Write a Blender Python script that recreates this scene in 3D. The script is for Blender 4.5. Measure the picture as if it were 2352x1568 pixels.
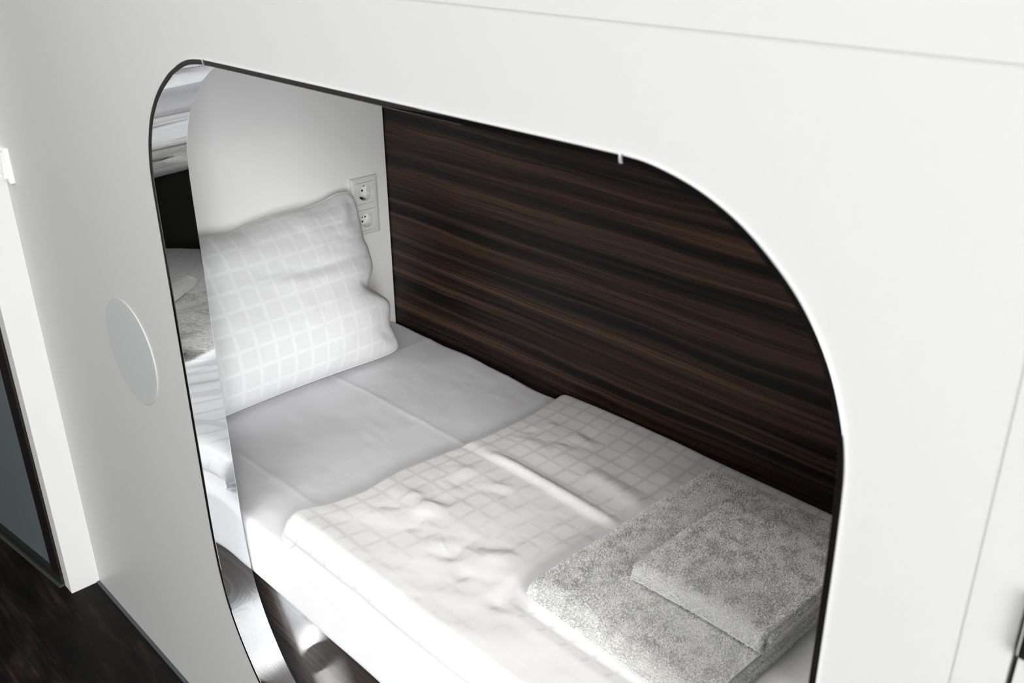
import bpy, math, random
import numpy as np
from mathutils import Matrix, Vector

for o in list(bpy.data.objects):
    bpy.data.objects.remove(o)
SC = bpy.context.scene
COL = SC.collection
random.seed(7)

# ------------------------------------------------------------------ camera, world, lights, exposure
cam_d = bpy.data.cameras.new('camera')
cam = bpy.data.objects.new('camera', cam_d)
COL.objects.link(cam)
cam_d.sensor_fit = 'HORIZONTAL'
cam_d.sensor_width = 36.0
cam_d.lens = 33.99
cam_d.clip_start = 0.02
cam_d.dof.use_dof = True
cam_d.dof.focus_distance = 1.9
cam_d.dof.aperture_fstop = 9.0
cr = Vector((0.68703485, 0.72657292, -0.00865464))
cu = Vector((-0.29967764, 0.29418041, 0.90755231))
cf = Vector((-0.66194896, 0.62092646, -0.41984985))
M = Matrix(((cr.x, cu.x, -cf.x, 0.0), (cr.y, cu.y, -cf.y, -0.597), (cr.z, cu.z, -cf.z, 1.60593), (0, 0, 0, 1)))
cam.matrix_world = M
SC.camera = cam

world = bpy.data.worlds.new('daylight')
SC.world = world
world.use_nodes = True
world.node_tree.nodes['Background'].inputs['Color'].default_value = (0.80, 0.90, 1.0, 1)
world.node_tree.nodes['Background'].inputs['Strength'].default_value = 1.0

def area(name, loc, target, sx, sy, power, color=(1, 1, 1)):
    d = bpy.data.lights.new(name, 'AREA')
    d.shape = 'RECTANGLE'
    d.size, d.size_y = sx, sy
    d.energy = power
    d.color = color
    o = bpy.data.objects.new(name, d)
    COL.objects.link(o)
    o.location = loc
    o.rotation_euler = (Vector(target) - Vector(loc)).to_track_quat('-Z', 'Z').to_euler()
    return o

# daylight through the window at the right-hand end of the room
area('window_daylight', (4.08, -2.30, 1.52), (0, -2.30, 1.52), 2.20, 1.70, 222, (0.97, 0.985, 1.0))
# unseen fill lights added overhead to brighten the bed and head wall
area('overhead_fill', (-0.9, -1.15, 2.57), (-0.9, -1.15, 0.0), 1.4, 0.7, 36, (1.0, 0.985, 0.96))
area('right_overhead_fill', (2.4, -1.95, 2.57), (2.4, -1.95, 0.0), 1.5, 1.2, 226, (1.0, 0.985, 0.96))

SC.view_settings.view_transform = 'Standard'
SC.view_settings.look = 'None'
SC.view_settings.exposure = -0.07
SC.view_settings.gamma = 1.0
SC.view_settings.use_curve_mapping = False
SC.cycles.use_denoising = True
SC.cycles.max_bounces = 12
SC.cycles.diffuse_bounces = 8
SC.cycles.glossy_bounces = 6

# ------------------------------------------------------------------ helpers
def link(o, parent=None):
    COL.objects.link(o)
    if parent is not None:
        o.parent = parent
    return o

def tag(o, label=None, cat=None, group=None, kind=None):
    if label: o['label'] = label
    if cat: o['category'] = cat
    if group: o['group'] = group
    if kind: o['kind'] = kind
    return o

def thing(name, label, cat, loc=(0, 0, 0), group=None):
    o = bpy.data.objects.new(name, None)
    o.empty_display_size = 0.05
    COL.objects.link(o)
    o.location = loc
    return tag(o, label, cat, group)

class MB:
    """collects vertices and faces for ONE mesh object"""
    def __init__(self):
        self.v, self.f, self.n, self.mi = [], [], 0, []
    def add(self, verts, faces, mi=0):
        verts = np.asarray(verts, float).reshape(-1, 3)
        self.v.append(verts)
        for q in faces:
            self.f.append(tuple(int(i) + self.n for i in q))
            self.mi.append(mi)
        self.n += len(verts)
        return self
    def box(self, a, b, mi=0):
        x0, y0, z0 = a; x1, y1, z1 = b
        v = [(x0,y0,z0),(x1,y0,z0),(x1,y1,z0),(x0,y1,z0),(x0,y0,z1),(x1,y0,z1),(x1,y1,z1),(x0,y1,z1)]
        return self.add(v, [(3,2,1,0),(4,5,6,7),(0,1,5,4),(1,2,6,5),(2,3,7,6),(3,0,4,7)], mi)
    def grid(self, P, close_u=False, close_v=False, flip=False, mi=0):
        P = np.asarray(P, float)
        nu, nv = P.shape[:2]
        F = []
        for i in range(nu if close_u else nu - 1):
            for j in range(nv if close_v else nv - 1):
                a, b = i * nv + j, ((i + 1) % nu) * nv + j
                c, d = ((i + 1) % nu) * nv + (j + 1) % nv, i * nv + (j + 1) % nv
                F.append((a, d, c, b) if flip else (a, b, c, d))
        return self.add(P.reshape(-1, 3), F, mi)
    def build(self, name, mats, parent=None, smooth=False, loc=None, uv=None, bevel=None, angle=None):
        me = bpy.data.meshes.new(name)
        V = np.concatenate(self.v)
        if loc is not None:
            V = V - np.asarray(loc)
        me.from_pydata(V.tolist(), [], self.f)
        for m in (mats if isinstance(mats, (list, tuple)) else [mats]):
            me.materials.append(m)
        if any(self.mi):
            me.polygons.foreach_set('material_index', self.mi)
        if smooth:
            me.polygons.foreach_set('use_smooth', [True] * len(me.polygons))
        if uv is not None:
            lay = me.uv_layers.new(name='UVMap')
            li = np.empty(len(me.loops), int)
            me.loops.foreach_get('vertex_index', li)
            lay.data.foreach_set('uv', np.asarray(uv, float)[li].ravel())
        me.update()
        if smooth and angle:
            me.set_sharp_from_angle(angle=math.radians(angle))
        o = bpy.data.objects.new(name, me)
        if loc is not None:
            o.location = loc
        link(o, parent)
        if bevel:
            md = o.modifiers.new('bevel', 'BEVEL')
            md.width = bevel; md.segments = 3; md.limit_method = 'ANGLE'; md.angle_limit = math.radians(angle or 40)
        return o

# vectorised gradient-free value noise (smooth), 2-D
_rng = np.random.RandomState(3)
_tab = _rng.rand(512, 512)
def vn(x, y, seed=0):
    x = np.asarray(x, float) + 17.3 * seed; y = np.asarray(y, float) + 9.1 * seed
    xi = np.floor(x).astype(int); yi = np.floor(y).astype(int)
    fx = x - xi; fy = y - yi
    fx = fx * fx * fx * (fx * (fx * 6 - 15) + 10); fy = fy * fy * fy * (fy * (fy * 6 - 15) + 10)
    g = lambda a, b: _tab[a % 512, b % 512]
    return ((g(xi, yi) * (1 - fx) + g(xi + 1, yi) * fx) * (1 - fy) + (g(xi, yi + 1) * (1 - fx) + g(xi + 1, yi + 1) * fx) * fy) * 2 - 1
def fbm(x, y, seed=0, octv=3, gain=.5):
    s, a, t = 0, 1.0, 0
    for k in range(octv):
        s = s + a * vn(np.asarray(x) * 2 ** k, np.asarray(y) * 2 ** k, seed + k * 5); t += a; a *= gain
    return s / t
def sstep(a, b, x):
    t = np.clip((x - a) / (b - a), 0, 1)
    return t * t * (3 - 2 * t)
def poly_dist(X, Y, pts):
    """distance, signed side and end-fade along a polyline"""
    best = np.full(X.shape, 1e9); side = np.zeros(X.shape); tt = np.zeros(X.shape)
    L = [0.0]
    for (x0, y0), (x1, y1) in zip(pts, pts[1:]):
        L.append(L[-1] + math.hypot(x1 - x0, y1 - y0))
    for k, ((x0, y0), (x1, y1)) in enumerate(zip(pts, pts[1:])):
        dx, dy = x1 - x0, y1 - y0; l2 = dx * dx + dy * dy
        t = np.clip(((X - x0) * dx + (Y - y0) * dy) / l2, 0, 1)
        ex, ey = X - x0 - t * dx, Y - y0 - t * dy
        d = np.hypot(ex, ey)
        s = np.sign(dx * ey - dy * ex)
        m = d < best
        best = np.where(m, d, best); side = np.where(m, s, side)
        tt = np.where(m, (L[k] + t * math.sqrt(l2)) / L[-1], tt)
    return best, side, tt
def catmull(pts, n):
    pts = np.asarray(pts, float)
    P = np.vstack([2 * pts[0] - pts[1], pts, 2 * pts[-1] - pts[-2]])
    out = []
    for i in range(1, len(P) - 2):
        for t in np.linspace(0, 1, n, endpoint=False):
            a, b, c, d = P[i - 1], P[i], P[i + 1], P[i + 2]
            out.append(.5 * (2 * b + (c - a) * t + (2 * a - 5 * b + 4 * c - d) * t * t + (3 * b - a - 3 * c + d) * t ** 3))
    out.append(pts[-1])
    return np.array(out)

# ------------------------------------------------------------------ materials
def mat(name, color, rough=.5, spec=.5, metal=0.0, **kw):
    m = bpy.data.materials.new(name); m.use_nodes = True
    b = m.node_tree.nodes['Principled BSDF']
    b.inputs['Base Color'].default_value = (*color, 1)
    b.inputs['Roughness'].default_value = rough
    b.inputs['Specular IOR Level'].default_value = spec
    b.inputs['Metallic'].default_value = metal
    for k, v in kw.items():
        b.inputs[k.replace('_', ' ')].default_value = v
    return m
def nt(m): return m.node_tree.nodes, m.node_tree.links, m.node_tree.nodes['Principled BSDF']
def N(m, t, **kw):
    n = m.node_tree.nodes.new(t)
    for k, v in kw.items():
        setattr(n, k, v)
    return n
def ramp(m, stops, interp='LINEAR'):
    r = N(m, 'ShaderNodeValToRGB'); e = r.color_ramp.elements
    r.color_ramp.interpolation = interp
    while len(e) < len(stops): e.new(0.5)
    for k, (p, c) in zip(e, stops):
        k.position = p; k.color = (*c, 1) if len(c) == 3 else c
    return r
def add_bump(m, scale, strength, dist=.002, detail=4, coord='Object', vec_scale=(1, 1, 1)):
    n, l, b = nt(m)
    tc = N(m, 'ShaderNodeTexCoord'); mp = N(m, 'ShaderNodeMapping'); mp.inputs['Scale'].default_value = vec_scale
    tx = N(m, 'ShaderNodeTexNoise'); tx.inputs['Scale'].default_value = scale; tx.inputs['Detail'].default_value = detail
    bp = N(m, 'ShaderNodeBump'); bp.inputs['Strength'].default_value = strength; bp.inputs['Distance'].default_value = dist
    l.new(tc.outputs[coord], mp.inputs['Vector']); l.new(mp.outputs['Vector'], tx.inputs['Vector'])
    l.new(tx.outputs['Fac'], bp.inputs['Height']); l.new(bp.outputs['Normal'], b.inputs['Normal'])
    return m

M_PANEL = add_bump(mat('white_lacquered_panel', (.49, .491, .488), .38, .4), 260, .03, .001)
M_PAINT = add_bump(mat('white_wall_paint', (.84, .84, .83), .7, .25), 180, .08, .001)
M_HEAD = mat('pale_grey_laminate', (.88, .88, .865), .5, .35)
M_PILLAR = mat('pillar_paint', (.58, .58, .578), .7, .2)
M_GAP = mat('panel_gap_grey', (.43, .43, .425), .8, .1)
M_DARKGAP = mat('dark_gap', (.02, .02, .02), .8, .1)
M_DISC = mat('grey_disc_laminate', (.44, .445, .455), .4, .4)
M_PLASTIC = mat('white_plastic', (.78, .78, .765), .28, .5)
M_HOLE = mat('black_hole', (.006, .006, .006), .9, .1)
M_STEEL = mat('contact_steel', (.45, .43, .40), .3, .5, 1.0)
M_CHROME = mat('polished_chrome', (.80, .81, .83), .035, .5, 1.0)
M_LINER = mat('polished_steel_liner', (.72, .73, .75), .012, .5, 1.0)
M_JOINT = mat('satin_aluminium', (.85, .85, .86), .35, .5, .6)
M_BLACK = mat('black_frame', (.007, .006, .006), .45, .4)
M_CEIL = mat('white_ceiling', (.82, .82, .81), .9, .1)
M_DARKW = mat('unlit_hall_brown', (.020, .017, .015), .5, .4)  # dark brown put in for the unlit hall at the left end
M_FOOT = mat('charcoal_laminate', (.050, .048, .044), .55, .2)

def wood_back():
    m = mat('macassar_veneer', (.03, .02, .015), .46, .18); n, l, b = nt(m)
    tc = N(m, 'ShaderNodeTexCoord')
    wob = N(m, 'ShaderNodeTexNoise'); wob.inputs['Scale'].default_value = 1.0; wob.inputs['Detail'].default_value = 3
    mpw = N(m, 'ShaderNodeMapping'); mpw.inputs['Scale'].default_value = (1.6, 1, 5.0)
    l.new(tc.outputs['Object'], mpw.inputs['Vector']); l.new(mpw.outputs['Vector'], wob.inputs['Vector'])
    sub = N(m, 'ShaderNodeVectorMath', operation='MULTIPLY_ADD')
    l.new(wob.outputs['Color'], sub.inputs[0]); sub.inputs[1].default_value = (0, 0, .040); l.new(tc.outputs['Object'], sub.inputs[2])
    def streak(sx, sz, detail, rough=.6):
        mp = N(m, 'ShaderNodeMapping'); mp.inputs['Scale'].default_value = (sx, 1, sz)
        t = N(m, 'ShaderNodeTexNoise'); t.inputs['Scale'].default_value = 1.0; t.inputs['Detail'].default_value = detail; t.inputs['Roughness'].default_value = rough
        l.new(sub.outputs[0], mp.inputs['Vector']); l.new(mp.outputs['Vector'], t.inputs['Vector'])
        return t
    broad = streak(.45, 30, 6, .66)
    fine = streak(.9, 170, 3, .6)
    red = streak(.5, 22, 4, .6)
    r1 = ramp(m, [(.34, (.0060, .0052, .0052)), (.44, (.013, .0095, .0080)), (.50, (.038, .0225, .0155)), (.58, (.072, .039, .0255)), (.70, (.125, .062, .038))])
    l.new(broad.outputs['Fac'], r1.inputs['Fac'])
    r2 = ramp(m, [(.38, (.30, .31, .33)), (.47, (.85, .85, .85)), (.62, (1.2, 1.17, 1.15))])
    l.new(fine.outputs['Fac'], r2.inputs['Fac'])
    mul = N(m, 'ShaderNodeMixRGB', blend_type='MULTIPLY'); mul.inputs['Fac'].default_value = .85
    l.new(r1.outputs['Color'], mul.inputs['Color1']); l.new(r2.outputs['Color'], mul.inputs['Color2'])
    r3 = ramp(m, [(.52, (0, 0, 0)), (.70, (1, 1, 1))])
    l.new(red.outputs['Fac'], r3.inputs['Fac'])
    mx = N(m, 'ShaderNodeMixRGB', blend_type='MIX')
    f = N(m, 'ShaderNodeMath', operation='MULTIPLY'); l.new(r3.outputs['Color'], f.inputs[0]); f.inputs[1].default_value = .5
    l.new(f.outputs[0], mx.inputs['Fac']); l.new(mul.outputs['Color'], mx.inputs['Color1']); mx.inputs['Color2'].default_value = (.070, .028, .015, 1)
    l.new(mx.outputs['Color'], b.inputs['Base Color'])
    return m
M_WOOD = wood_back()

def wood_floor():
    m = mat('dark_oak_planks', (.02, .016, .013), .55, .16); n, l, b = nt(m)
    tc = N(m, 'ShaderNodeTexCoord')
    br = N(m, 'ShaderNodeTexBrick'); br.offset = .37
    br.inputs['Scale'].default_value = 1.0; br.inputs['Brick Width'].default_value = 1.2; br.inputs['Row Height'].default_value = .145
    br.inputs['Mortar Size'].default_value = .0012; br.inputs['Mortar Smooth'].default_value = .2
    br.inputs['Color1'].default_value = (.75, .75, .75, 1); br.inputs['Color2'].default_value = (1.25, 1.2, 1.15, 1); br.inputs['Mortar'].default_value = (.25, .25, .25, 1)
    mo = N(m, 'ShaderNodeMapping'); mo.inputs['Location'].default_value = (.3, .046, 0)
    l.new(tc.outputs['Object'], mo.inputs['Vector']); l.new(mo.outputs['Vector'], br.inputs['Vector'])
    def streak(sx, sy, d):
        mp = N(m, 'ShaderNodeMapping'); mp.inputs['Scale'].default_value = (sx, sy, 1)
        t = N(m, 'ShaderNodeTexNoise'); t.inputs['Scale'].default_value = 1; t.inputs['Detail'].default_value = d; t.inputs['Distortion'].default_value = 1.2
        l.new(tc.outputs['Object'], mp.inputs['Vector']); l.new(mp.outputs['Vector'], t.inputs['Vector']); return t
    a = streak(4, 55, 6); c = streak(3.5, 11, 5)
    r1 = ramp(m, [(.32, (.0026, .0023, .0022)), (.52, (.0054, .0046, .0042)), (.72, (.0125, .0103, .0090))]); l.new(a.outputs['Fac'], r1.inputs['Fac'])
    r2 = ramp(m, [(.35, (.4, .4, .4)), (.52, (.9, .88, .86)), (.66, (2.9, 2.4, 2.05))]); l.new(c.outputs['Fac'], r2.inputs['Fac'])
    m1 = N(m, 'ShaderNodeMixRGB', blend_type='MULTIPLY'); m1.inputs['Fac'].default_value = 1
    l.new(r1.outputs['Color'], m1.inputs['Color1']); l.new(r2.outputs['Color'], m1.inputs['Color2'])
    m2 = N(m, 'ShaderNodeMixRGB', blend_type='MULTIPLY'); m2.inputs['Fac'].default_value = 1
    l.new(m1.outputs['Color'], m2.inputs['Color1']); l.new(br.outputs['Color'], m2.inputs['Color2'])
    l.new(m2.outputs['Color'], b.inputs['Base Color'])
    bp = N(m, 'ShaderNodeBump'); bp.inputs['Strength'].default_value = .25; bp.inputs['Distance'].default_value = .001
    l.new(a.outputs['Fac'], bp.inputs['Height']); l.new(bp.outputs['Normal'], b.inputs['Normal'])
    return m
M_FLOOR = wood_floor()

def base_wood():
    m = mat('glossy_brown_board', (.030, .020, .015), .44, .6); n, l, b = nt(m)
    tc = N(m, 'ShaderNodeTexCoord')
    mp = N(m, 'ShaderNodeMapping'); mp.inputs['Scale'].default_value = (1.5, 1, 130)
    t = N(m, 'ShaderNodeTexNoise'); t.inputs['Scale'].default_value = 1; t.inputs['Detail'].default_value = 4
    l.new(tc.outputs['Object'], mp.inputs['Vector']); l.new(mp.outputs['Vector'], t.inputs['Vector'])
    r = ramp(m, [(.36, (.010, .007, .0055)), (.5, (.030, .021, .016)), (.64, (.070, .051, .040))]); l.new(t.outputs['Fac'], r.inputs['Fac'])
    l.new(r.outputs['Color'], b.inputs['Base Color'])
    mp.inputs['Scale'].default_value = (2.0, 1, 260)
    b1 = N(m, 'ShaderNodeBump'); b1.inputs['Strength'].default_value = .25; b1.inputs['Distance'].default_value = .001; l.new(t.outputs['Fac'], b1.inputs['Height'])
    w = N(m, 'ShaderNodeTexNoise'); w.inputs['Scale'].default_value = 7; w.inputs['Detail'].default_value = 1
    l.new(tc.outputs['Object'], w.inputs['Vector'])
    bp = N(m, 'ShaderNodeBump'); bp.inputs['Strength'].default_value = .3; bp.inputs['Distance'].default_value = .02
    l.new(w.outputs['Fac'], bp.inputs['Height']); l.new(b1.outputs['Normal'], bp.inputs['Normal']); l.new(bp.outputs['Normal'], b.inputs['Normal'])
    return m
M_BASE = base_wood()

def cotton(name, color=(.82, .82, .83)):
    m = mat(name, color, .85, .15)
    b = m.node_tree.nodes['Principled BSDF']
    b.inputs['Sheen Weight'].default_value = .15
    return add_bump(m, 900, .05, .0006, 2)
M_SHEET = cotton('white_cotton_sheet', (.82, .82, .84))

def damask(name, bands, ground=.87, pitch=.0430, line=.0080):
    """sateen woven check: matt ground, smoother bands with their satin sheen painted in by view angle"""
    m = mat(name, (.82, .82, .825), .8, .15); n, l, b = nt(m)
    uv = N(m, 'ShaderNodeUVMap'); sep = N(m, 'ShaderNodeSeparateXYZ'); l.new(uv.outputs['UV'], sep.inputs[0])
    masks = []
    for k in (0, 1):
        d = N(m, 'ShaderNodeMath', operation='DIVIDE'); l.new(sep.outputs[k], d.inputs[0]); d.inputs[1].default_value = pitch
        f = N(m, 'ShaderNodeMath', operation='FRACT'); l.new(d.outputs[0], f.inputs[0])
        s = N(m, 'ShaderNodeMath', operation='SUBTRACT'); l.new(f.outputs[0], s.inputs[0]); s.inputs[1].default_value = .5
        a = N(m, 'ShaderNodeMath', operation='ABSOLUTE'); l.new(s.outputs[0], a.inputs[0])
        mr = N(m, 'ShaderNodeMapRange'); mr.interpolation_type = 'SMOOTHSTEP'
        h = .5 * line / pitch
        mr.inputs['From Min'].default_value = h * 1.12; mr.inputs['From Max'].default_value = h * .88
        l.new(a.outputs[0], mr.inputs['Value']); masks.append(mr)
    mxm = N(m, 'ShaderNodeMath', operation='MAXIMUM')
    l.new(masks[0].outputs[0], mxm.inputs[0]); l.new(masks[1].outputs[0], mxm.inputs[1])
    mask = mxm.outputs[0]
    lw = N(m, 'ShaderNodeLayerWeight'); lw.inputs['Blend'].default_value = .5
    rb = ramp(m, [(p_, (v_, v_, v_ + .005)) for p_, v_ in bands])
    l.new(lw.outputs['Facing'], rb.inputs['Fac'])  # band sheen goes into the base colour, by view angle
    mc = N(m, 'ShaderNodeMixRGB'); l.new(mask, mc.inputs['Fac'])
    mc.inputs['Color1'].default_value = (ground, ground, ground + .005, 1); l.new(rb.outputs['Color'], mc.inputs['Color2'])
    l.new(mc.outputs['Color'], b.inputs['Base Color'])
    def mix(a0, a1, sock):
        r = N(m, 'ShaderNodeMapRange'); r.inputs['To Min'].default_value = a0; r.inputs['To Max'].default_value = a1
        l.new(mask, r.inputs['Value']); l.new(r.outputs[0], b.inputs[sock])
    mix(.85, .5, 'Roughness'); mix(.12, .3, 'Specular IOR Level')
    nz = N(m, 'ShaderNodeTexNoise'); nz.inputs['Scale'].default_value = 1100
    tc = N(m, 'ShaderNodeTexCoord'); l.new(tc.outputs['Object'], nz.inputs['Vector'])
    bp = N(m, 'ShaderNodeBump'); bp.inputs['Strength'].default_value = .05; bp.inputs['Distance'].default_value = .0006
    l.new(nz.outputs['Fac'], bp.inputs['Height']); l.new(bp.outputs['Normal'], b.inputs['Normal'])
    return m
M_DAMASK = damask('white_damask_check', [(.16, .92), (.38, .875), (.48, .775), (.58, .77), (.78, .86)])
M_PILLOW = damask('white_damask_pillow_check', [(.16, .93), (.45, .918), (.60, .90), (.80, .86)], .86)  # same linen as the duvet, its band sheen painted lighter

M_TERRY = mat('white_terry', (.88, .88, .87), .9, .1)
M_TERRY.node_tree.nodes['Principled BSDF'].inputs['Sheen Weight'].default_value = .3
M_PILE = bpy.data.materials.new('terry_loops'); M_PILE.use_nodes = True
_n, _l = M_PILE.node_tree.nodes, M_PILE.node_tree.links
_n.remove(_n['Principled BSDF'])
_d = _n.new('ShaderNodeBsdfDiffuse'); _d.inputs['Color'].default_value = (.90, .90, .888, 1)
_t = _n.new('ShaderNodeBsdfTranslucent'); _t.inputs['Color'].default_value = (.90, .90, .888, 1)
_m = _n.new('ShaderNodeMixShader'); _m.inputs[0].default_value = .42
_l.new(_d.outputs[0], _m.inputs[1]); _l.new(_t.outputs[0], _m.inputs[2]); _l.new(_m.outputs[0], _n['Material Output'].inputs['Surface'])
M_GLASS = mat('frosted_door_glass', (.105, .125, .135), .22, .6)
M_RAIL = mat('door_bottom_rail', (.010, .013, .011), .35, .5)

# ------------------------------------------------------------------ opening outline (x, z) in the front wall, clockwise from its top left joint
TL = [(-1.2168, 1.4085), (-1.2534, 1.4050), (-1.2805, 1.3980), (-1.3050, 1.3880), (-1.3269, 1.3770), (-1.3665, 1.3500), (-1.4020, 1.3130), (-1.4240, 1.2730), (-1.4345, 1.2380), (-1.4380, 1.2080), (-1.4385, 1.170), (-1.4385, 1.05), (-1.4385, .90), (-1.4385, .75), (-1.4380, .62), (-1.4360, .54), (-1.4300, .4700), (-1.4180, .4100), (-1.3970, .3580), (-1.3655, .3064), (-1.3310, .2640), (-1.290, .2330), (-1.245, .2160), (-1.195, .2105)]
TR = [(-.515, .2105), (-.465, .2150), (-.420, .2290), (-.375, .2550), (-.335, .2950), (-.305, .345), (-.287, .400), (-.279, .46), (-.2765, .56), (-.2765, .80), (-.2776, 1.0073), (-.2783, 1.0927), (-.2789, 1.139), (-.2803, 1.1900), (-.2825, 1.2207), (-.2886, 1.2500), (-.3029, 1.2880), (-.3237, 1.3215), (-.3489, 1.3480), (-.3861, 1.3760), (-.4277, 1.3950), (-.4711, 1.4055), (-.5029, 1.4080)]
A = catmull(TL, 8); B = catmull(TR, 8)
OUT = np.vstack([A, np.column_stack([np.linspace(-1.195, -.515, 14)[1:-1], np.full(12, .2105)]), B, np.column_stack([np.linspace(-.5029, -1.2168, 18)[1:-1], np.linspace(1.408, 1.4085, 18)[1:-1]])])
for _ in range(3):                                  # light smoothing
    OUT = .25 * np.roll(OUT, 1, 0) + .5 * OUT + .25 * np.roll(OUT, -1, 0)
tan = np.roll(OUT, -1, 0) - np.roll(OUT, 1, 0)
tan /= np.linalg.norm(tan, axis=1)[:, None]
NRM = np.column_stack([tan[:, 1], -tan[:, 0]])
cen = OUT.mean(0)
if ((OUT - cen) * NRM).sum() < 0: NRM = -NRM       # outward

def off(d): return OUT + NRM * d

# ------------------------------------------------------------------ the room shell
def struct(name, mb, m, parent=None, **kw):
    o = mb.build(name, m, parent, **kw)
    if parent is None: o['kind'] = 'structure'
    return o

SEAM_Z, SEAM_X, PIL_X = 1.5146, -.1742, -2.2056
g = .0013
def front_wall():
    b = MB()
    hole = off(.0015)
    x0, x1, z0, z1 = PIL_X - .01, SEAM_X - g, 0.0, SEAM_Z - g
    c = np.array([(x0 + x1) / 2, (z0 + z1) / 2])
    rect = []
    for p in hole:                                  # radial match hole -> outer rectangle
        d = p - cen
        t = min([(x0 - cen[0]) / d[0] if d[0] < 0 else 1e9, (x1 - cen[0]) / d[0] if d[0] > 0 else 1e9, (z0 - cen[1]) / d[1] if d[1] < 0 else 1e9, (z1 - cen[1]) / d[1] if d[1] > 0 else 1e9])
        rect.append(cen + d * t)
    rect = np.array(rect)
    for cx, cz in ((x0, z0), (x1, z0), (x1, z1), (x0, z1)):
        k = np.argmin(np.hypot(rect[:, 0] - cx, rect[:, 1] - cz)); rect[k] = (cx, cz)
    to3 = lambda q, y: np.column_stack([q[:, 0], np.full(len(q), y), q[:, 1]])
    T = .036
    b.grid(np.stack([to3(hole, 0), to3(rect, 0), to3(rect, T), to3(hole, T)]), close_v=True, close_u=True)
    b.box((PIL_X - .01, 0, SEAM_Z + g), (4.10, T, 2.60))
    b.box((SEAM_X + g, 0, 0), (-.1390, T, SEAM_Z - g))
    b.box((-.1345, 0, 0), (4.10, T, SEAM_Z - g))
    b.box((PIL_X - .01, .0006, SEAM_Z - .01), (4.10, T, SEAM_Z + .01), 1)
    b.box((SEAM_X - .01, .0006, 0), (SEAM_X + .01, T, SEAM_Z), 1)
    b.box((-.1405, .012, 0), (-.1335, T, 1.60), 2)
    return struct('wall_front', b, [M_PANEL, M_GAP, M_DARKGAP])
front_wall()

struct('floor', MB().box((-3.3, -3.9, -.1), (4.1, 0.0, 0)), M_FLOOR)
struct('ceiling', MB().box((-3.4, -4.0, 2.6), (4.2, .1, 2.7)), M_CEIL)
struct('wall_opposite', MB().box((-3.3, -4.0, 0), (4.2, -3.9, 2.6)), M_PAINT)
RW = MB()
for a_, b_ in (((4.10, -3.9, 0), (4.2, -3.45, 2.6)), ((4.10, -1.15, 0), (4.2, .036, 2.6)), ((4.10, -3.45, 0), (4.2, -1.15, .62)), ((4.10, -3.45, 2.42), (4.2, -1.15, 2.6))):
    RW.box(a_, b_)
struct('wall_right', RW, M_PAINT)
fr = MB()
for a_, b_ in (((4.10, -3.45, .62), (4.16, -3.40, 2.42)), ((4.10, -1.20, .62), (4.16, -1.15, 2.42)), ((4.10, -3.40, .62), (4.16, -1.20, .67)), ((4.10, -3.40, 2.37), (4.16, -1.20, 2.42))):
    fr.box(a_, b_)
struct('window_1', fr, M_PLASTIC)
struct('wall_end', MB().box((-3.4, -4.0, 0), (-3.3, 0.1, 2.6)), M_DARKW)
struct('wall_left', MB().box((-2.2500, -.0716, 0), (PIL_X, .036, 2.6)), M_PILLAR, bevel=.0015)
# thin dark strip where the front panel meets the floor
struct('baseboard_front', MB().box((PIL_X, -.0085, 0), (4.10, 0, .0035)), mat('graphite_strip', (.055, .058, .066), .4, .5))

# frosted glass door standing at a slight angle behind the pillar
door = bpy.data.objects.new('door_1', None); COL.objects.link(door); door.location = (-2.2505, -.0735, 0); door.rotation_euler = (0, 0, math.radians(6.6))
door['kind'] = 'structure'; door['label'] = 'frosted blue-grey glass door in a black frame beyond the white pillar'
b = MB(); b.box((-.048, -.004, .030), (0, .036, 2.2)); b.build('stile', M_BLACK, door, bevel=.001)
b = MB(); b.box((-.95, -.004, .030), (-.90, .036, 2.2)); b.build('stile', M_BLACK, door, bevel=.001)
b = MB(); b.box((-.90, .006, .030), (-.048, .014, 2.2)); b.build('glass_pane', M_GLASS, door)
b = MB(); b.box((-.95, -.006, .006), (0, .036, .030)); b.build('bottom_rail', M_RAIL, door, bevel=.001)
b = MB(); b.box((-.95, -.012, 0), (0, .034, .006)); b.build('threshold', mat('worn_threshold', (.045, .048, .046), .4, .5), door, bevel=.001)
# wall carrying on above and beside the door, out of the frame
struct('wall_corridor', MB().box((-3.3, .05, 0), (-2.25, .10, 2.6)), M_DARKW)

# the sleeping niche
NZ = 1.470
HW = MB(); hy0, hy1, hz0, hz1 = .7648 - .033, .7648 + .033, .8868 - .0665, .8868 + .0665
HW.box((-2.03, .038, .10), (-2.0, hy0, NZ)); HW.box((-2.03, hy1, .10), (-2.0, .8405, NZ))
HW.box((-2.03, hy0, .10), (-2.0, hy1, hz0)); HW.box((-2.03, hy0, hz1), (-2.0, hy1, NZ)); HW.box((-2.04, hy0 - .01, hz0 - .01), (-2.028, hy1 + .01, hz1 + .01))
struct('wall_head', HW, M_HEAD)
struct('wall_back', MB().box((-2.06, .8440, .10), (.06, .870, NZ)), M_WOOD)
struct('wall_foot', MB().box((.005, .038, .10), (.035, .8435, NZ)), M_FOOT)
struct('ceiling_niche', MB().box((-2.03, .038, NZ), (.035, .8435, NZ + .03)), M_WOOD)

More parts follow.
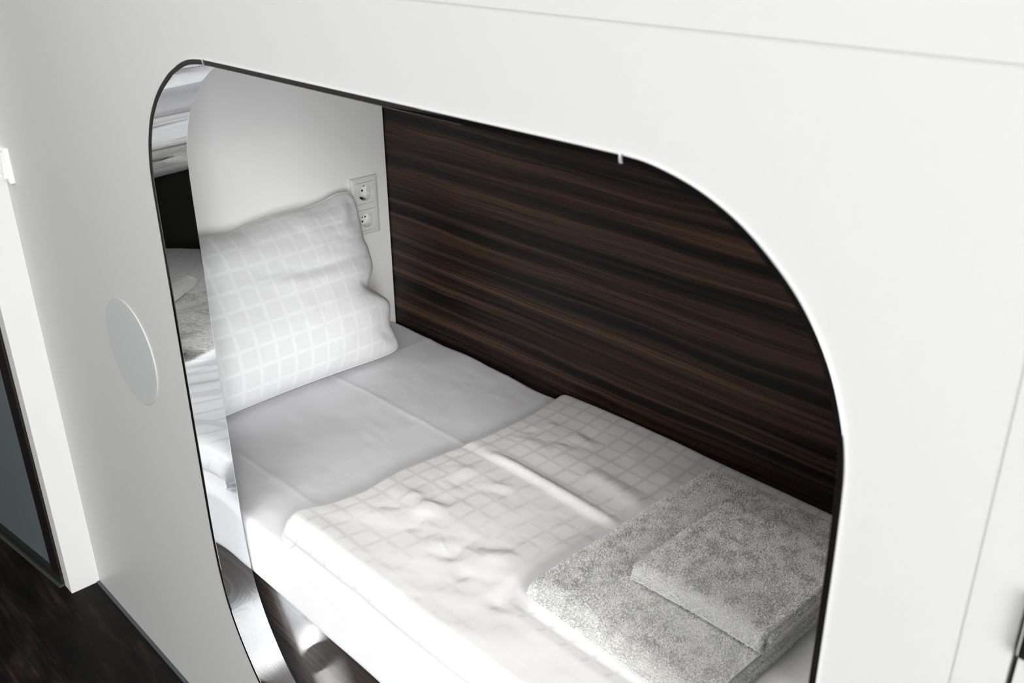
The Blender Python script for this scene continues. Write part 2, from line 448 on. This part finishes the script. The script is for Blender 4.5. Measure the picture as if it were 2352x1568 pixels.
# ------------------------------------------------------------------ chrome lining of the opening
frame = thing('opening_frame', 'polished chrome lining and slim bead around the rounded bed opening', 'frame', (cen[0], 0, .2105))
to3 = lambda q, y: np.column_stack([q[:, 0], np.full(len(q), y), q[:, 1]])
FL = (cen[0], 0, .2105)
rows = [to3(off(.0000), -.001), to3(off(.0000), .056), to3(off(-.0002), .0573), to3(off(.0012), .0573), to3(off(.0012), -.001)]
ln = MB().grid(np.stack(rows), close_v=True, close_u=True, flip=True)
o = ln.build('lining', M_LINER, frame, smooth=True, angle=30); o.location = Vector(FL) * -1
def bead_rows(r_out, r_y, base, shift=0):
    R = []
    for t in np.linspace(0, math.pi, 13):
        R.append((base + r_out * (1 - math.cos(t)) , -r_y * math.sin(t) ** .8))
    return R
prof = [(-.0008, 0), (-.0010, -.0006), (-.0007, -.0011), (.0001, -.0014), (.0055, -.0023), (.0059, -.0021), (.0061, -.0016), (.0061, 0)]
bd = MB().grid(np.stack([to3(off(d), y) for d, y in prof] + [to3(off(.003), .0)]), close_v=True, close_u=True, flip=True)
o = bd.build('edge_bead', M_CHROME, frame, smooth=True, angle=28); o.location = Vector(FL) * -1
def joint(xc):
    k = int(np.argmin(np.hypot(OUT[:, 0] - xc, OUT[:, 1] - 1.408)))
    p, n_, t_ = OUT[k], NRM[k], tan[k]
    R = []
    for s in np.linspace(-.0013, .0013, 4):
        R.append([(p[0] + n_[0] * d + t_[0] * s, y, p[1] + n_[1] * d + t_[1] * s) for d, y in [(d_ + (.0006 if d_ > .002 else -.0006), y_ - .0007) for d_, y_ in prof] + [(.003, .0006)]])
    return MB().grid(np.array(R), close_v=True).build('bead_joint', M_JOINT, frame, smooth=True)
for xc in (-1.2168, -.5029):
    joint(xc).location = Vector(FL) * -1

# ------------------------------------------------------------------ small fittings on the front wall
def disc():
    cx, cz, R = -1.6702, .8405, .1041
    b = MB(); n = 96
    a = np.linspace(0, 2 * math.pi, n, endpoint=False)
    rings = [(R, .0005), (R, -.0012), (R - .0008, -.0020), (R - .0016, -.0022)]
    P = np.array([[(r * math.cos(t), y, r * math.sin(t)) for t in a] for r, y in rings])
    b.grid(P, close_v=True)
    b.add(P[-1], [tuple(range(n - 1, -1, -1))][::1])
    o = b.build('round_cover', M_DISC, None, smooth=False)
    o.location = (cx, 0, cz)
    return tag(o, 'round pale grey cover disc set flush in the white wall left of the bed opening', 'cover')
disc()

def light_switch():
    cx, cz = -2.1840, 1.1040
    t = thing('light_switch', 'white rocker light switch on the white wall beside the white pillar', 'switch', (cx, 0, cz))
    h, w = .0365, .0365
    def frame_ring(o0, o1, y0, y1):
        return [(-o0, y0), (o0, y0)], None
    b = MB(); prof = [(w, 0), (w, -.0075), (w - .0015, -.0095), (w - .007, -.0100), (w - .0085, -.0090), (w - .0085, 0)]
    P = np.array([[(sx * d, y, sz * d) for sx, sz in ((-1, -1), (1, -1), (1, 1), (-1, 1))] for d, y in prof])
    b.grid(P, close_v=True); b.build('switch_frame', M_PLASTIC, t)
    k = w - .0092
    b = MB(); v = [(-k, 0, -k), (k, 0, -k), (k, 0, k), (-k, 0, k), (-k, -.0075, -k), (k, -.0165, -k), (k, -.0105, k), (-k, -.0075, k)]
    b.add(v, [(0,1,2,3), (7,6,5,4), (4,5,1,0), (5,6,2,1), (6,7,3,2), (7,4,0,3)]); b.build('rocker', M_PLASTIC, t, bevel=.0008)
    return t
light_switch()

def locker_handle():
    t = thing('door_handle', 'chrome pull handle with a black inset at the right edge of the white wall', 'handle', (-.112, 0, 1.165))
    b = MB(); b.box((-.0235, -.009, -.030), (.0195, -.0, .022)); b.build('grip', M_CHROME, t, bevel=.004)
    b = MB(); b.box((-.0170, -.0096, -.024), (.0165, -.0080, .012)); b.build('inset', mat('black_gloss', (.01, .01, .012), .2, .5), t, bevel=.001)
    return t
locker_handle()

def socket():
    cy, cz = .7648, .8868
    t = thing('double_socket', 'white double wall socket beside the pillow on the pale head wall', 'socket', (-2.0, cy, cz))
    W, H = .0405, .0755
    # local frame: u = +y (to the right as seen), w = z, depth = +x out of the wall
    b = MB()
    prof = [(0, 0), (0, .0058), (.0012, .0078), (.0035, .0088), (.0085, .0102), (.0125, .0102)]
    P = np.array([[(d, su * (W - i), sw * (H - i)) for su, sw in ((-1, -1), (1, -1), (1, 1), (-1, 1))] for i, d in prof])
    b.grid(P, close_v=True, flip=True)
    # face around the two square windows
    hw = .0278; d = .0102; Wi, Hi = W - .0125, H - .0125
    for z0, z1 in ((-Hi, -.0355 - hw), (-.0355 + hw, .0355 - hw), (.0355 + hw, Hi)):
        b.box((d - .003, -Wi, z0), (d, Wi, z1))
    b.box((d - .003, -Wi, -Hi), (d, -hw, Hi)); b.box((d - .003, hw, -Hi), (d, Wi, Hi))
    b.build('cover_frame', M_PLASTIC, t)
    b = MB(); b.box((-.0200, -hw - .003, -Hi - .002), (-.0180, hw + .003, Hi + .002)); b.build('gap_backing', mat('gap_shade', (.10, .10, .095), .8, .1), t)
    for k, zc in ((0, .0355), (1, -.0355)):
        ins = MB(); n = 64; hw2 = .0272; rc = .0205 if k == 0 else .0190
        a = np.linspace(0, 2 * math.pi, n, endpoint=False) + math.pi / 4
        sq = []
        for th in a:
            c_, s_ = math.cos(th), math.sin(th); q = hw2 / max(abs(c_), abs(s_)); sq.append((q * c_, q * s_))
        sq = np.array(sq); ci = np.column_stack([rc * np.cos(a), rc * np.sin(a)])
        dep = [(sq, -.012), (sq, .0100), (sq * .985, .0108), (ci * 1.03, .0108), (ci, .0104), (ci * .97, -.0100), (ci * .93, -.0125)]
        P = np.array([[(x, q[0], q[1] + zc) for q in ring] for ring, x in dep])
        ins.grid(P, close_v=True, flip=True)
        ins.add(P[-1], [tuple(range(n))])
        insert = ins.build('socket_insert', M_PLASTIC, t)
        def pin(y, z, r, m=M_HOLE, x0=-.0135, x1=-.0121, name='pin_hole'):
            p = MB(); q = np.linspace(0, 2 * math.pi, 20, endpoint=False)
            R = np.array([[(x, y + r * math.cos(u), zc + z + r * math.sin(u)) for u in q] for x in (x0, x1)])
            p.grid(R, close_v=True); p.add(R[1], [tuple(range(20))]); p.build(name, m, insert)
        if k == 0:
            pin(-.0060, 0, .0029); pin(.0060, 0, .0029)
            for s in (1, -1):
                p = MB(); p.box((-.013, -.0032, zc + s * .0172 - .0022), (-.0030, .0032, zc + s * .0172 + .0022)); p.build('earth_slot', M_HOLE, insert)
                p = MB(); p.box((-.011, -.0013, zc + s * .0170 - .0014), (.0065, .0013, zc + s * .0170 + .0022)); p.build('earth_clip', M_STEEL, insert, bevel=.0004)
            for s in (1, -1):
                p = MB(); p.box((-.012, s * .0195 - .0022, zc - .004), (.0085, s * .0195 + .0022, zc + .004)); p.build('guide_rib', M_PLASTIC, insert, bevel=.0006)
        else:
            for y in (-.0090, 0, .0090): pin(y, .0015, .0023)
            pin(0, -.0100, .0026)
            p = MB(); p.box((-.0135, -.0024, zc - .0102), (-.0120, .0024, zc - .0075)); p.build('earth_slot', M_HOLE, insert)
    return t
socket()

# ------------------------------------------------------------------ bed: dark board, mattress with fitted sheet
MZ = .548
base = thing('bed_base', 'glossy dark brown bed base board under the white mattress', 'bed base', (-1.0, .45, .10))
b = MB(); b.box((-1.998, .074, .10), (.003, .092, .4335)); o = b.build('front_board', M_BASE, base); o.location = (1.0, -.45, -.10)
b = MB(); b.box((-1.998, .092, .40), (.003, .838, .4335)); o = b.build('slat_deck', M_BASE, base); o.location = (1.0, -.45, -.10)
b = MB(); b.box((-1.998, .092, .10), (.003, .838, .13)); o = b.build('bottom_board', M_BASE, base); o.location = (1.0, -.45, -.10)

SHEET_RIDGES = [([(-1.9492, .5177), (-1.7861, .5237), (-1.6909, .5300), (-1.5115, .5335), (-1.3364, .5393), (-.6, .545)], .0016, .0035),
                ([(-1.95, .165), (-1.6529, .1765), (-1.503, .1830), (-1.3591, .1866), (-.6, .19)], .0012, .0030),
                ([(-1.8287, .70), (-1.8286, .832)], .0009, .0025), ([(-1.825, .07), (-1.8287, .70)], .0006, .0025),
                ([(-1.4899, .7625), (-1.5011, .4879), (-1.47, .2341), (-1.4619, .10)], .0005, .003)]
def sheet():
    nx, ny = 300, 150
    x = np.linspace(-1.994, -.002, nx)
    # profile across: from the underside of the front face, up, over the top and down at the wall
    y0, y1, r = .064, .838, .016
    s_front = [(y0 + .006, .4345), (y0 + .001, .4375), (y0, .445)] + [(y0 - .001 * math.sin(math.pi * t), .445 + t * (MZ - r - .445)) for t in np.linspace(.08, 1, 14)]
    arc = [(y0 + r * (1 - math.cos(t)), MZ - r + r * math.sin(t)) for t in np.linspace(.15, math.pi / 2, 9)]
    top = [(y, MZ) for y in np.linspace(y0 + r, y1 - .022, 150)[1:]]
    bk = [(y1 - .022 + .022 * math.sin(t), MZ - .022 + .022 * math.cos(t)) for t in np.linspace(.15, math.pi / 2, 8)] + [(y1, .50), (y1, .4345)]
    prof = np.array(s_front + arc + top + bk)
    X = np.repeat(x[:, None], len(prof), 1); Y = np.repeat(prof[None, :, 0], nx, 0); Z = np.repeat(prof[None, :, 1], nx, 0)
    w = sstep(MZ - .02, MZ - .002, Z)
    H = np.zeros_like(X)
    for pts, amp, wd in SHEET_RIDGES:
        d, s, t = poly_dist(X, Y, pts)
        H += amp * np.exp(-(d / wd) ** 2) + .6 * amp * np.exp(-(d / (wd * 4)) ** 2)
    H += .0022 * fbm(X * 7, Y * 9, 2, 3) + .0010 * fbm(X * 18 + Y * 12, Y * 30, 5, 2)
    H += .006 * sstep(.70, .83, Y) * fbm(X * 6, Y * 0 + 1.3, 9, 2) + .010 * sstep(-1.90, -1.99, X) * sstep(.80, .70, Y)
    Z = Z + H * w
    Y = Y + (1 - w) * (Y < .2) * (.0025 * fbm(X * 5, Z * 9, 11, 3) - .003 * np.exp(-((Z - .478 + .02 * (X + 1.3)) / .010) ** 2) * 0) - (Y < .2) * .004 * (1 - sstep(.4345, .50, Z)) * (1 + vn(X * 4, Z * 0, 4))
    P = np.stack([X, Y, Z], 2)
    mb = MB().grid(P)
    mb.add(P[0], [tuple(range(len(prof)))]); mb.add(P[-1], [tuple(range(len(prof) - 1, -1, -1))])
    return mb
mat_t = thing('mattress', 'white mattress under a smooth white sheet with ironed fold lines', 'mattress', (-1.0, .45, .4335))
o = sheet().build('fitted_sheet', M_SHEET, mat_t, smooth=True); o.location = (1.0, -.45, -.4335)

# ------------------------------------------------------------------ pillow leaning on the head wall
def pillow():
    nu, nv = 190, 150
    u = np.sin(np.linspace(-1, 1, nu) * math.pi / 2); v = np.sin(np.linspace(-1, 1, nv) * math.pi / 2)
    u = .55 * u + .45 * np.linspace(-1, 1, nu); v = .55 * v + .45 * np.linspace(-1, 1, nv)
    U, V = np.meshgrid(u, v, indexing='ij')
    W, H = .325, .2100
    a = W * U * (1 - .085 * (1 - V ** 2) * np.abs(U) ** 3)
    a += .014 * sstep(.6, 1, U) * fbm(V * 2.6 + .4, V * 0 + .3, 21, 3) * (1 - V ** 4)
    a += sstep(.3, 1.0, U) * (-.020 * np.exp(-((V + .12) / .13) ** 2) + .010 * np.exp(-((V - .02 - .10) / .09) ** 2) * 0 + .016 * np.exp(-((V + .40) / .14) ** 2))
    bb = H * V * (1 - .05 * (1 - U ** 2) * np.abs(V) ** 3)
    bb += sstep(.5, 1, V) * (.010 * fbm(U * 4, U * 0 + 2.2, 8, 3) * (1 - U ** 6) - .012 * (1 - U ** 2) + .006 * U)
    cn = 1 - .055 * (np.abs(U) * np.abs(V)) ** 9
    a *= cn; bb *= cn
    edge = np.clip((1 - np.abs(U) ** 2.6) * (1 - np.abs(V) ** 2.6), 0, 1)
    th = edge ** .52
    # belly sits a little low, filling has slumped
    shape = 1 + .18 * np.exp(-((V + .3) / .5) ** 2) - .05 * V
    front = .094 * th * shape
    back = -.066 * th
    # wrinkles running in from the seams
    wr = np.zeros_like(U)
    e_r = np.exp(-((1 - U) / .30)) ; e_t = np.exp(-((1 - V) / .30)); e_b = np.exp(-((1 + V) / .22)); e_l = np.exp(-((1 + U) / .30))
    wr += .0105 * e_r * fbm(V * 5.5 + .6 * U, U * 1.2, 31, 3) + .0060 * e_t * fbm(U * 5 + V, V * 1.4, 37, 3)
    wr += .0045 * e_b * fbm(U * 4, V * 1.2, 41, 2) + .006 * e_l * fbm(V * 5, U, 43, 3)
    for pts, amp, wd in (([(-.15, .32), (.25, .24), (.60, .23), (.95, .30)], -.0065, .055), ([(-.15, .22), (.25, .135), (.6, .12), (.92, .18)], .0050, .06),
                         ([(.72, -.02), (.86, -.12), (.98, -.16)], -.010, .045), ([(.74, -.20), (.88, -.30), (.99, -.30)], .006, .05),
                         ([(.80, .55), (.90, .72), (.93, .93)], -.008, .05), ([(.70, .60), (.80, .78), (.82, .95)], .005, .05),
                         ([(-.95, .55), (-.5, .62), (-.1, .60)], .006, .10), ([(-.95, .40), (-.45, .42)], -.005, .09),
                         ([(.70, -.55), (.85, -.72), (.93, -.9)], -.006, .05)):
        d, s, t = poly_dist(U, V, pts)
        wr += .62 * amp * np.exp(-(d / (wd * 1.25)) ** 2) * np.sin(np.clip(t, .02, .98) * math.pi)
    wr += .0020 * fbm(U * 6, V * 5, 51, 3)
    fz = edge ** .18
    front = front + wr * fz
    back = back + .004 * fbm(U * 5, V * 5, 61, 3) * fz
    # frame in space: bottom edge on the mattress, top edge against the wall
    up = np.array([-.172, .004, .385]); up /= np.linalg.norm(up)
    al = np.array([.004, 1, .012]); al /= np.linalg.norm(al)
    nr = np.cross(al, up); nr /= np.linalg.norm(nr)
    C = np.array([-1.886, .393, .7500])
    def place(cc):
        P = C + a[..., None] * al + bb[..., None] * up + cc[..., None] * nr
        P[..., 2] = np.maximum(P[..., 2], MZ + .0035 + 0 * P[..., 2])
        P[..., 0] = np.maximum(P[..., 0], -1.9985)
        ymin = .066
        return P
    Pf, Pb = place(front), place(back)
    rim = (np.abs(U) >= .9999) | (np.abs(V) >= .9999)
    Pb[rim] = Pf[rim]
    mb = MB(); mb.grid(Pf); mb.grid(Pb, flip=True)
    uvf = np.stack([a + .037 + .035, bb + .020 + .035], 2).reshape(-1, 2)
    return mb, np.vstack([uvf, uvf]), (Pf, U, V)
pl, puv, (PF, PU, PV) = pillow()
PL = (-1.82, .39, .5515)
pil = thing('pillow', 'plump white damask check pillow leaning against the head wall', 'pillow', PL)
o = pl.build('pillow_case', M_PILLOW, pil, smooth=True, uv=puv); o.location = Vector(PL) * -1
# corded seam round the pillow case
ring = np.vstack([PF[:, 0], PF[-1, 1:], PF[-2::-1, -1], PF[0, -2:0:-1]])
def tube(path, r, nseg=8, closed=True):
    path = np.asarray(path); n = len(path)
    R = []
    for i in range(n):
        t = path[(i + 1) % n] - path[i - 1]; t = t / (np.linalg.norm(t) + 1e-9)
        a_ = np.cross(t, (1, 0, .3)); a_ /= np.linalg.norm(a_) + 1e-9; b_ = np.cross(t, a_)
        R.append([path[i] + r * (math.cos(k) * a_ + math.sin(k) * b_) for k in np.linspace(0, 2 * math.pi, nseg, endpoint=False)])
    return MB().grid(np.array(R), close_u=closed, close_v=True, flip=True)
o = tube(ring[::2], .0016).build('seam', M_PILLOW, pil, smooth=True, uv=np.zeros((len(ring[::2]) * 8, 2)) + .02); o.location = Vector(PL) * -1

# ------------------------------------------------------------------ duvet folded over the foot half of the bed
RIDGES = [  # polyline on the cover, height, width, how sharply the far side drops
    ([(-1.2644, .4781), (-1.2022, .4900), (-1.1147, .4925), (-1.0305, .4912), (-.9426, .489), (-.8685, .4874)], .0070, .012),
    ([(-1.2644, .505), (-1.1147, .518), (-1.0305, .516), (-.9426, .514), (-.8685, .512)], -.0035, .016),
    ([(-1.0671, .5772), (-1.015, .5827), (-.9452, .5751), (-.8765, .5572)], .0060, .022),
    ([(-1.0671, .612), (-1.015, .615), (-.9452, .610), (-.8765, .592)], -.0030, .020),
    ([(-1.1998, .2924), (-1.1624, .313), (-1.1269, .3221)], -.0055, .010), ([(-1.205, .272), (-1.16, .294), (-1.12, .303)], .0050, .012),
    ([(-1.2355, .2178), (-1.1852, .2619)], -.0045, .010), ([(-1.2379, .2837), (-1.1887, .3038)], .0040, .009),
    ([(-1.2283, .3761), (-1.1899, .3748), (-1.1564, .3759)], -.0035, .010), ([(-1.1632, .4023), (-1.1217, .4283), (-1.0805, .4315)], .0040, .010),
    ([(-1.155, .385), (-1.115, .408), (-1.075, .41)], -.0035, .010),
    ([(-1.1473, .2141), (-1.1127, .2425)], -.0040, .011), ([(-1.0854, .1914), (-1.0265, .2184), (-1.0331, .2575), (-1.0337, .3187)], -.0060, .012),
    ([(-1.11, .205), (-1.055, .235), (-1.06, .28)], .0040, .016), ([(-1.0346, .2628), (-.9915, .2883), (-.9631, .3229)], -.0045, .010),
    ([(-1.02, .245), (-.975, .268), (-.945, .30)], .0045, .012),
    ([(-.9136, .192), (-.8698, .1979), (-.8493, .2135)], -.0060, .013), ([(-1.0114, .2678), (-.9303, .3063)], .0035, .010),
    ([(-.9809, .1801), (-.9616, .2237)], -.0035, .012), ([(-.92, .30), (-.885, .235), (-.87, .215)], -.0050, .012),
    ([(-1.2516, .6705), (-1.2132, .6756)], .0040, .009), ([(-1.2535, .6161), (-1.2238, .6209)], -.0035, .009),
    ([(-1.1911, .6878), (-1.1536, .6752), (-1.1048, .6661)], .0045, .010), ([(-1.195, .71), (-1.15, .698), (-1.10, .69)], -.0035, .010),
    ([(-1.1697, .6091), (-1.1347, .6281)], .0035, .010), ([(-1.2069, .6104), (-1.1579, .636), (-1.0984, .6487)], -.0040, .012),
    ([(-1.27, .56), (-1.20, .585), (-1.13, .575)], .0035, .012), ([(-1.08, .74), (-1.03, .70), (-1.02, .65)], .0030, .014),
    ([(-.98, .72), (-.94, .69), (-.92, .64)], .0025, .014), ([(-1.26, .40), (-1.22, .42), (-1.19, .45)], .0030, .010)]
def duvet():
    # columns: from under the fold, round it, then along x to the foot; rows: front to back
    th = np.linspace(-math.pi / 2 * .95, math.pi / 2, 17)
    ax = [(('a', t)) for t in th]
    flat_x = np.concatenate([np.linspace(0, .75, 330)[1:], np.linspace(.75, 1.26, 60)[1:]])
    q_x = np.concatenate([(1 + np.sin(th)) / 2, np.ones(len(flat_x))])
    d_x = np.concatenate([1 - np.cos(th), np.full(len(flat_x), 1.0)])
    e_x = np.concatenate([np.zeros(len(th)), flat_x])
    thb = np.linspace(math.pi / 2, .15, 9)[1:]
    flat_y = np.linspace(0, 1, 300)[1:]
    q_y = np.concatenate([(1 + np.sin(th)) / 2, np.ones(len(flat_y)), (1 + np.sin(thb)) / 2])
    d_y = np.concatenate([1 - np.cos(th), np.ones(len(flat_y)), np.ones(len(thb))])
    e_y = np.concatenate([np.zeros(len(th)), flat_y, np.ones(len(thb))])
    c_y = np.concatenate([np.zeros(len(th) + len(flat_y)), np.cos(thb)])
    QX, QY = np.meshgrid(q_x, q_y, indexing='ij'); DX, DY = np.meshgrid(d_x, d_y, indexing='ij')
    EX, EY = np.meshgrid(e_x, e_y, indexing='ij'); CY = np.meshgrid(q_x, c_y, indexing='ij')[1]
    yF, yB = .0900, .8150
    rF, rL, rB = .030, .020, .0225
    Y = yF - .014 + rF * DY + EY * (yB - yF - rF) + CY * rB
    T = np.clip((Y - yF) / (yB - yF), 0, 1)
    # fold line as it runs from the front to the wall
    xl = np.interp(Y, [.08, .115, .19, .24, .33, .42, .53, .62, .70, .78, .84], [-1.322, -1.333, -1.316, -1.308, -1.322, -1.316, -1.302, -1.308, -1.318, -1.334, -1.348])
    X = xl + rL * DX + EX
    hb = np.interp(Y, [.08, .25, .5, .7, .84], [.066, .060, .052, .042, .036])
    hx = 1 - .24 * np.exp(-(X + 1.33) / .09) * (1 - np.exp(-((Y - .10) / .05) ** 2) * .6)
    Ht = hb * hx
    QQ = QX * QY
    Z = MZ + .0035 + Ht * QQ
    top = sstep(.80, 1.0, QQ)
    W = np.zeros_like(X)
    for pts, amp, wd in RIDGES:
        d, s, t = poly_dist(X, Y, [tuple(q) for q in catmull(pts, 4)])
        big = amp > .0055 and wd >= .012
        if big:
            W += .8 * amp * np.exp(-(d / wd) ** 2) * sstep(0, .22, t)
        else:
            ww = wd * np.where(s * np.sign(amp) > 0, 1.0, 2.6)
            W += .68 * amp * np.exp(-(d / ww) ** 2) * sstep(0, .5, t) * sstep(1, .5, t)
    W += .0040 * fbm(X * 5 + 2, Y * 6, 71, 2) + .0016 * fbm(X * 5 + Y * 4, Y * 17 - X * 9, 73, 2) * sstep(-.6, -.9, X) * sstep(.60, .42, Y) + .0008 * fbm(X * 13 + Y * 6, Y * 17 - X * 5, 74, 3)
    # step along the long ironed crease: the far half lies a little higher
    W += .004 * sstep(.470, .500, Y) * sstep(.84, .6, Y)
    # pressed down under the towels
    press = sstep(-.92, -.85, X) * sstep(.19, .24, Y) * sstep(.74, .69, Y)
    W = W * (1 - press)
    flat = .605
    Z = Z + W * top
    Z = np.where(QQ > .5, Z * (1 - press * top) + np.minimum(flat, Z + 1) * press * top, Z)
    X = X + .004 * (1 - top) * fbm(Y * 9, Z * 20, 81, 2)
    Y = Y + .004 * (1 - sstep(.02, .10, T)) * fbm(X * 7, Z * 15, 83, 2)
    Y = np.minimum(Y, .8395)
    P = np.stack([X, Y, Z], 2)
    arcL = np.concatenate([rL * (th - math.pi / 2), flat_x]); arcF = np.concatenate([rF * 1.15 * (th - math.pi / 2), flat_y * (yB - yF - rF), (yB - yF - rF) + rB * (math.pi / 2 - thb)])
    AU, AV = np.meshgrid(arcL, arcF, indexing='ij')
    uv = np.stack([AU + 2.012 + .3 * (xl + 1.32), AV + 2.020 + .004 * fbm(X * 4, Y * 3, 91, 2)], 2).reshape(-1, 2)
    return MB().grid(P), uv, P
dm, duv, DP = duvet()
DL = (-.9, .45, MZ + .0035)
dv = thing('duvet', 'white damask check duvet folded over the foot half of the mattress', 'duvet', DL)
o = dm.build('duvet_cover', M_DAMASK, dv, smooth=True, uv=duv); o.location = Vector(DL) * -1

# ------------------------------------------------------------------ towels: folded in four, with looped pile
def towel(name, label, x0, x1, y0, y1, z0, T, seed, ntuft, tl=.0034, under=None):
    lay = T / 4
    th_ = lay * .66
    # centre line of the folded cloth in the y-z plane: bottom layer, round the front, top layer, back fold, inner fold
    z = [z0 + lay * (k + .5) for k in range(4)]
    L = []
    yi = y0 + T * .5
    L += [(y, z[0]) for y in np.linspace(y1 - .004, yi, 26)]
    R = 1.5 * lay
    L += [(yi - R * math.sin(t) * 1.05, z0 + T / 2 - R * math.cos(t)) for t in np.linspace(0, math.pi, 15)[1:-1]]
    L += [(y, z[3]) for y in np.linspace(yi, y1 - lay * .6, 40)]
    L += [(y1 - lay * .6 + .5 * lay * math.sin(t), z[3] - .5 * lay + .5 * lay * math.cos(t)) for t in np.linspace(0, math.pi, 9)[1:-1]]
    yj = yi + .012
    L += [(y, z[2]) for y in np.linspace(y1 - lay * .6, yj, 26)]
    L += [(yj - .5 * lay * math.sin(t), z0 + T / 2 + .5 * lay * math.cos(t)) for t in np.linspace(0, math.pi, 9)[1:-1]]
    L += [(y, z[1]) for y in np.linspace(yj, y1 - .010, 26)]
    L = np.array(L)
    t = np.gradient(L, axis=0); t /= np.linalg.norm(t, axis=1)[:, None]
    n = np.column_stack([-t[:, 1], t[:, 0]])
    n = -n if n[0, 1] > 0 else n                    # outward on the bottom layer = down
    nx = 70
    xs = np.linspace(x0, x1, nx)
    def surf(o_):
        P = np.zeros((nx, len(L), 3))
        for i, x in enumerate(xs):
            c = L + n * o_
            P[i, :, 0] = x; P[i, :, 1] = c[:, 0]; P[i, :, 2] = c[:, 1]
        X, Y, Z = P[..., 0], P[..., 1], P[..., 2]
        f = np.clip((Z - z0) / T, 0, 1)
        e = (X - x0) / (x1 - x0)
        P[..., 2] += f * (.0032 * fbm(X * 9, Y * 9, seed, 2) - .006 * np.exp(-e / .07) - .004 * np.exp(-(1 - e) / .06) - .004 * np.exp(-(y1 - Y) / .03))
        P[..., 1] += .0045 * fbm(X * 7, Z * 6, seed + 3, 2)
        P[..., 0] += .0040 * fbm(Y * 8, Z * 60, seed + 5, 2) + (.006 * np.interp(np.arange(len(L)), [0, len(L)], [0, 1]) - .003)[None, :] * (e - .5)
        return P
    A_, B_ = surf(th_ / 2), surf(-th_ / 2)
    prof = np.concatenate([A_, B_[:, ::-1]], 1)
    mb = MB().grid(prof, close_v=True)
    m_ = len(L)
    for i, fl in ((0, False), (nx - 1, True)):      # cut ends of the cloth
        P = prof[i]; q = [(k, k + 1, 2 * m_ - 2 - k, 2 * m_ - 1 - k) for k in range(m_ - 1)]
        mb.add(P, [f[::-1] for f in q] if fl else q)
    root = thing(name, label, 'towel', ((x0 + x1) / 2, (y0 + y1) / 2, z0))
    RL = Vector(((x0 + x1) / 2, (y0 + y1) / 2, z0)) * -1
    o = mb.build('folded_cloth', M_TERRY, root, smooth=True); o.location = RL
    # pile: short bent loops scattered over the outside faces and the cut ends
    rng = np.random.RandomState(seed)
    V = np.concatenate(mb.v); F = np.array([f for f in mb.f])
    a, b_, c, d = (V[F[:, k]] for k in range(4))
    nrm = np.cross(c - a, d - b_); ar = np.linalg.norm(nrm, axis=1); nrm /= ar[:, None] + 1e-12
    ctr = (a + b_ + c + d) / 4
    w = ar.copy()
    w[(nrm[:, 2] < -.3)] *= 0
    # only what can be seen from outside gets the dense pile
    inner = (ctr[:, 2] < z0 + T * .80) & (ctr[:, 1] > y0 + T * .45) & (ctr[:, 0] > x0 + .012) & (ctr[:, 0] < x1 - .012) & (ctr[:, 1] < y1 - .012)
    w[inner] *= 0
    if under:                                       # no standing pile where the other towel presses on it
        w[(ctr[:, 0] > under[0]) & (ctr[:, 0] < under[1]) & (ctr[:, 1] > under[2]) & (ctr[:, 1] < under[3]) & (nrm[:, 2] > .3)] *= 0
    w[(ctr[:, 0] >= x1 - .012) | (ctr[:, 0] <= x0 + .012)] *= .5
    w[(ctr[:, 1] < y0 + T * .5)] *= 1.7
    k = rng.choice(len(F), ntuft, p=w / w.sum())
    s, t_ = rng.rand(ntuft, 1), rng.rand(ntuft, 1)
    p = (a[k] * (1 - s) + b_[k] * s) * (1 - t_) + (d[k] * (1 - s) + c[k] * s) * t_
    nn = nrm[k]
    p = p - nn * .0005
    lean = rng.normal(0, 1, (ntuft, 3)); lean += .35 * np.stack([vn(p[:, 0] * 60, p[:, 1] * 60 + p[:, 2] * 60, seed + 7), vn(p[:, 0] * 60, p[:, 1] * 60 + p[:, 2] * 50, seed + 8), 0 * p[:, 0]], 1) * 2
    lean -= nn * (lean * nn).sum(1, keepdims=True)
    lean /= np.linalg.norm(lean, axis=1)[:, None] + 1e-9
    sd = np.cross(nn, lean)
    ln_ = tl * (.65 + .7 * rng.rand(ntuft, 1)); wd = .00070 * (.7 + .6 * rng.rand(ntuft, 1))
    p1 = p + nn * ln_ * .75 + lean * ln_ * .25; p2 = p + nn * ln_ * .95 + lean * ln_ * .75
    p1[:, 2] = np.maximum(p1[:, 2], z0 + .0006); p2[:, 2] = np.maximum(p2[:, 2], z0 + .0006); p[:, 2] = np.maximum(p[:, 2], z0 + .0004)
    vs = np.stack([p - sd * wd, p + sd * wd, p1 + sd * wd, p1 - sd * wd, p2], 1).reshape(-1, 3)
    me = bpy.data.meshes.new('terry_pile')
    i0 = np.arange(ntuft) * 5
    quad = np.stack([i0, i0 + 1, i0 + 2, i0 + 3], 1); tri = np.stack([i0 + 3, i0 + 2, i0 + 4], 1)
    me.vertices.add(len(vs)); me.vertices.foreach_set('co', vs.ravel())
    loops = np.concatenate([quad.ravel(), tri.ravel()])
    me.loops.add(len(loops)); me.loops.foreach_set('vertex_index', loops)
    st = np.concatenate([np.arange(ntuft) * 4, 4 * ntuft + np.arange(ntuft) * 3])
    me.polygons.add(2 * ntuft); me.polygons.foreach_set('loop_start', st)
    me.polygons.foreach_set('use_smooth', [True] * (2 * ntuft))
    me.update(calc_edges=True); me.validate()
    me.materials.append(M_PILE)
    o = bpy.data.objects.new('terry_pile', me); link(o, root); o.location = RL
    o['kind'] = 'stuff'
    return root
DZ = .6062
towel('bath_towel', 'large folded white terry towel lying on the duvet under a smaller towel', -.850, -.520, .226, .700, DZ, .050, 101, 215000, under=(-.715, -.527, .356, .578))
towel('hand_towel', 'small folded white terry towel lying on top of the large towel', -.732, -.512, .330, .578, DZ + .0545, .040, 131, 110000)
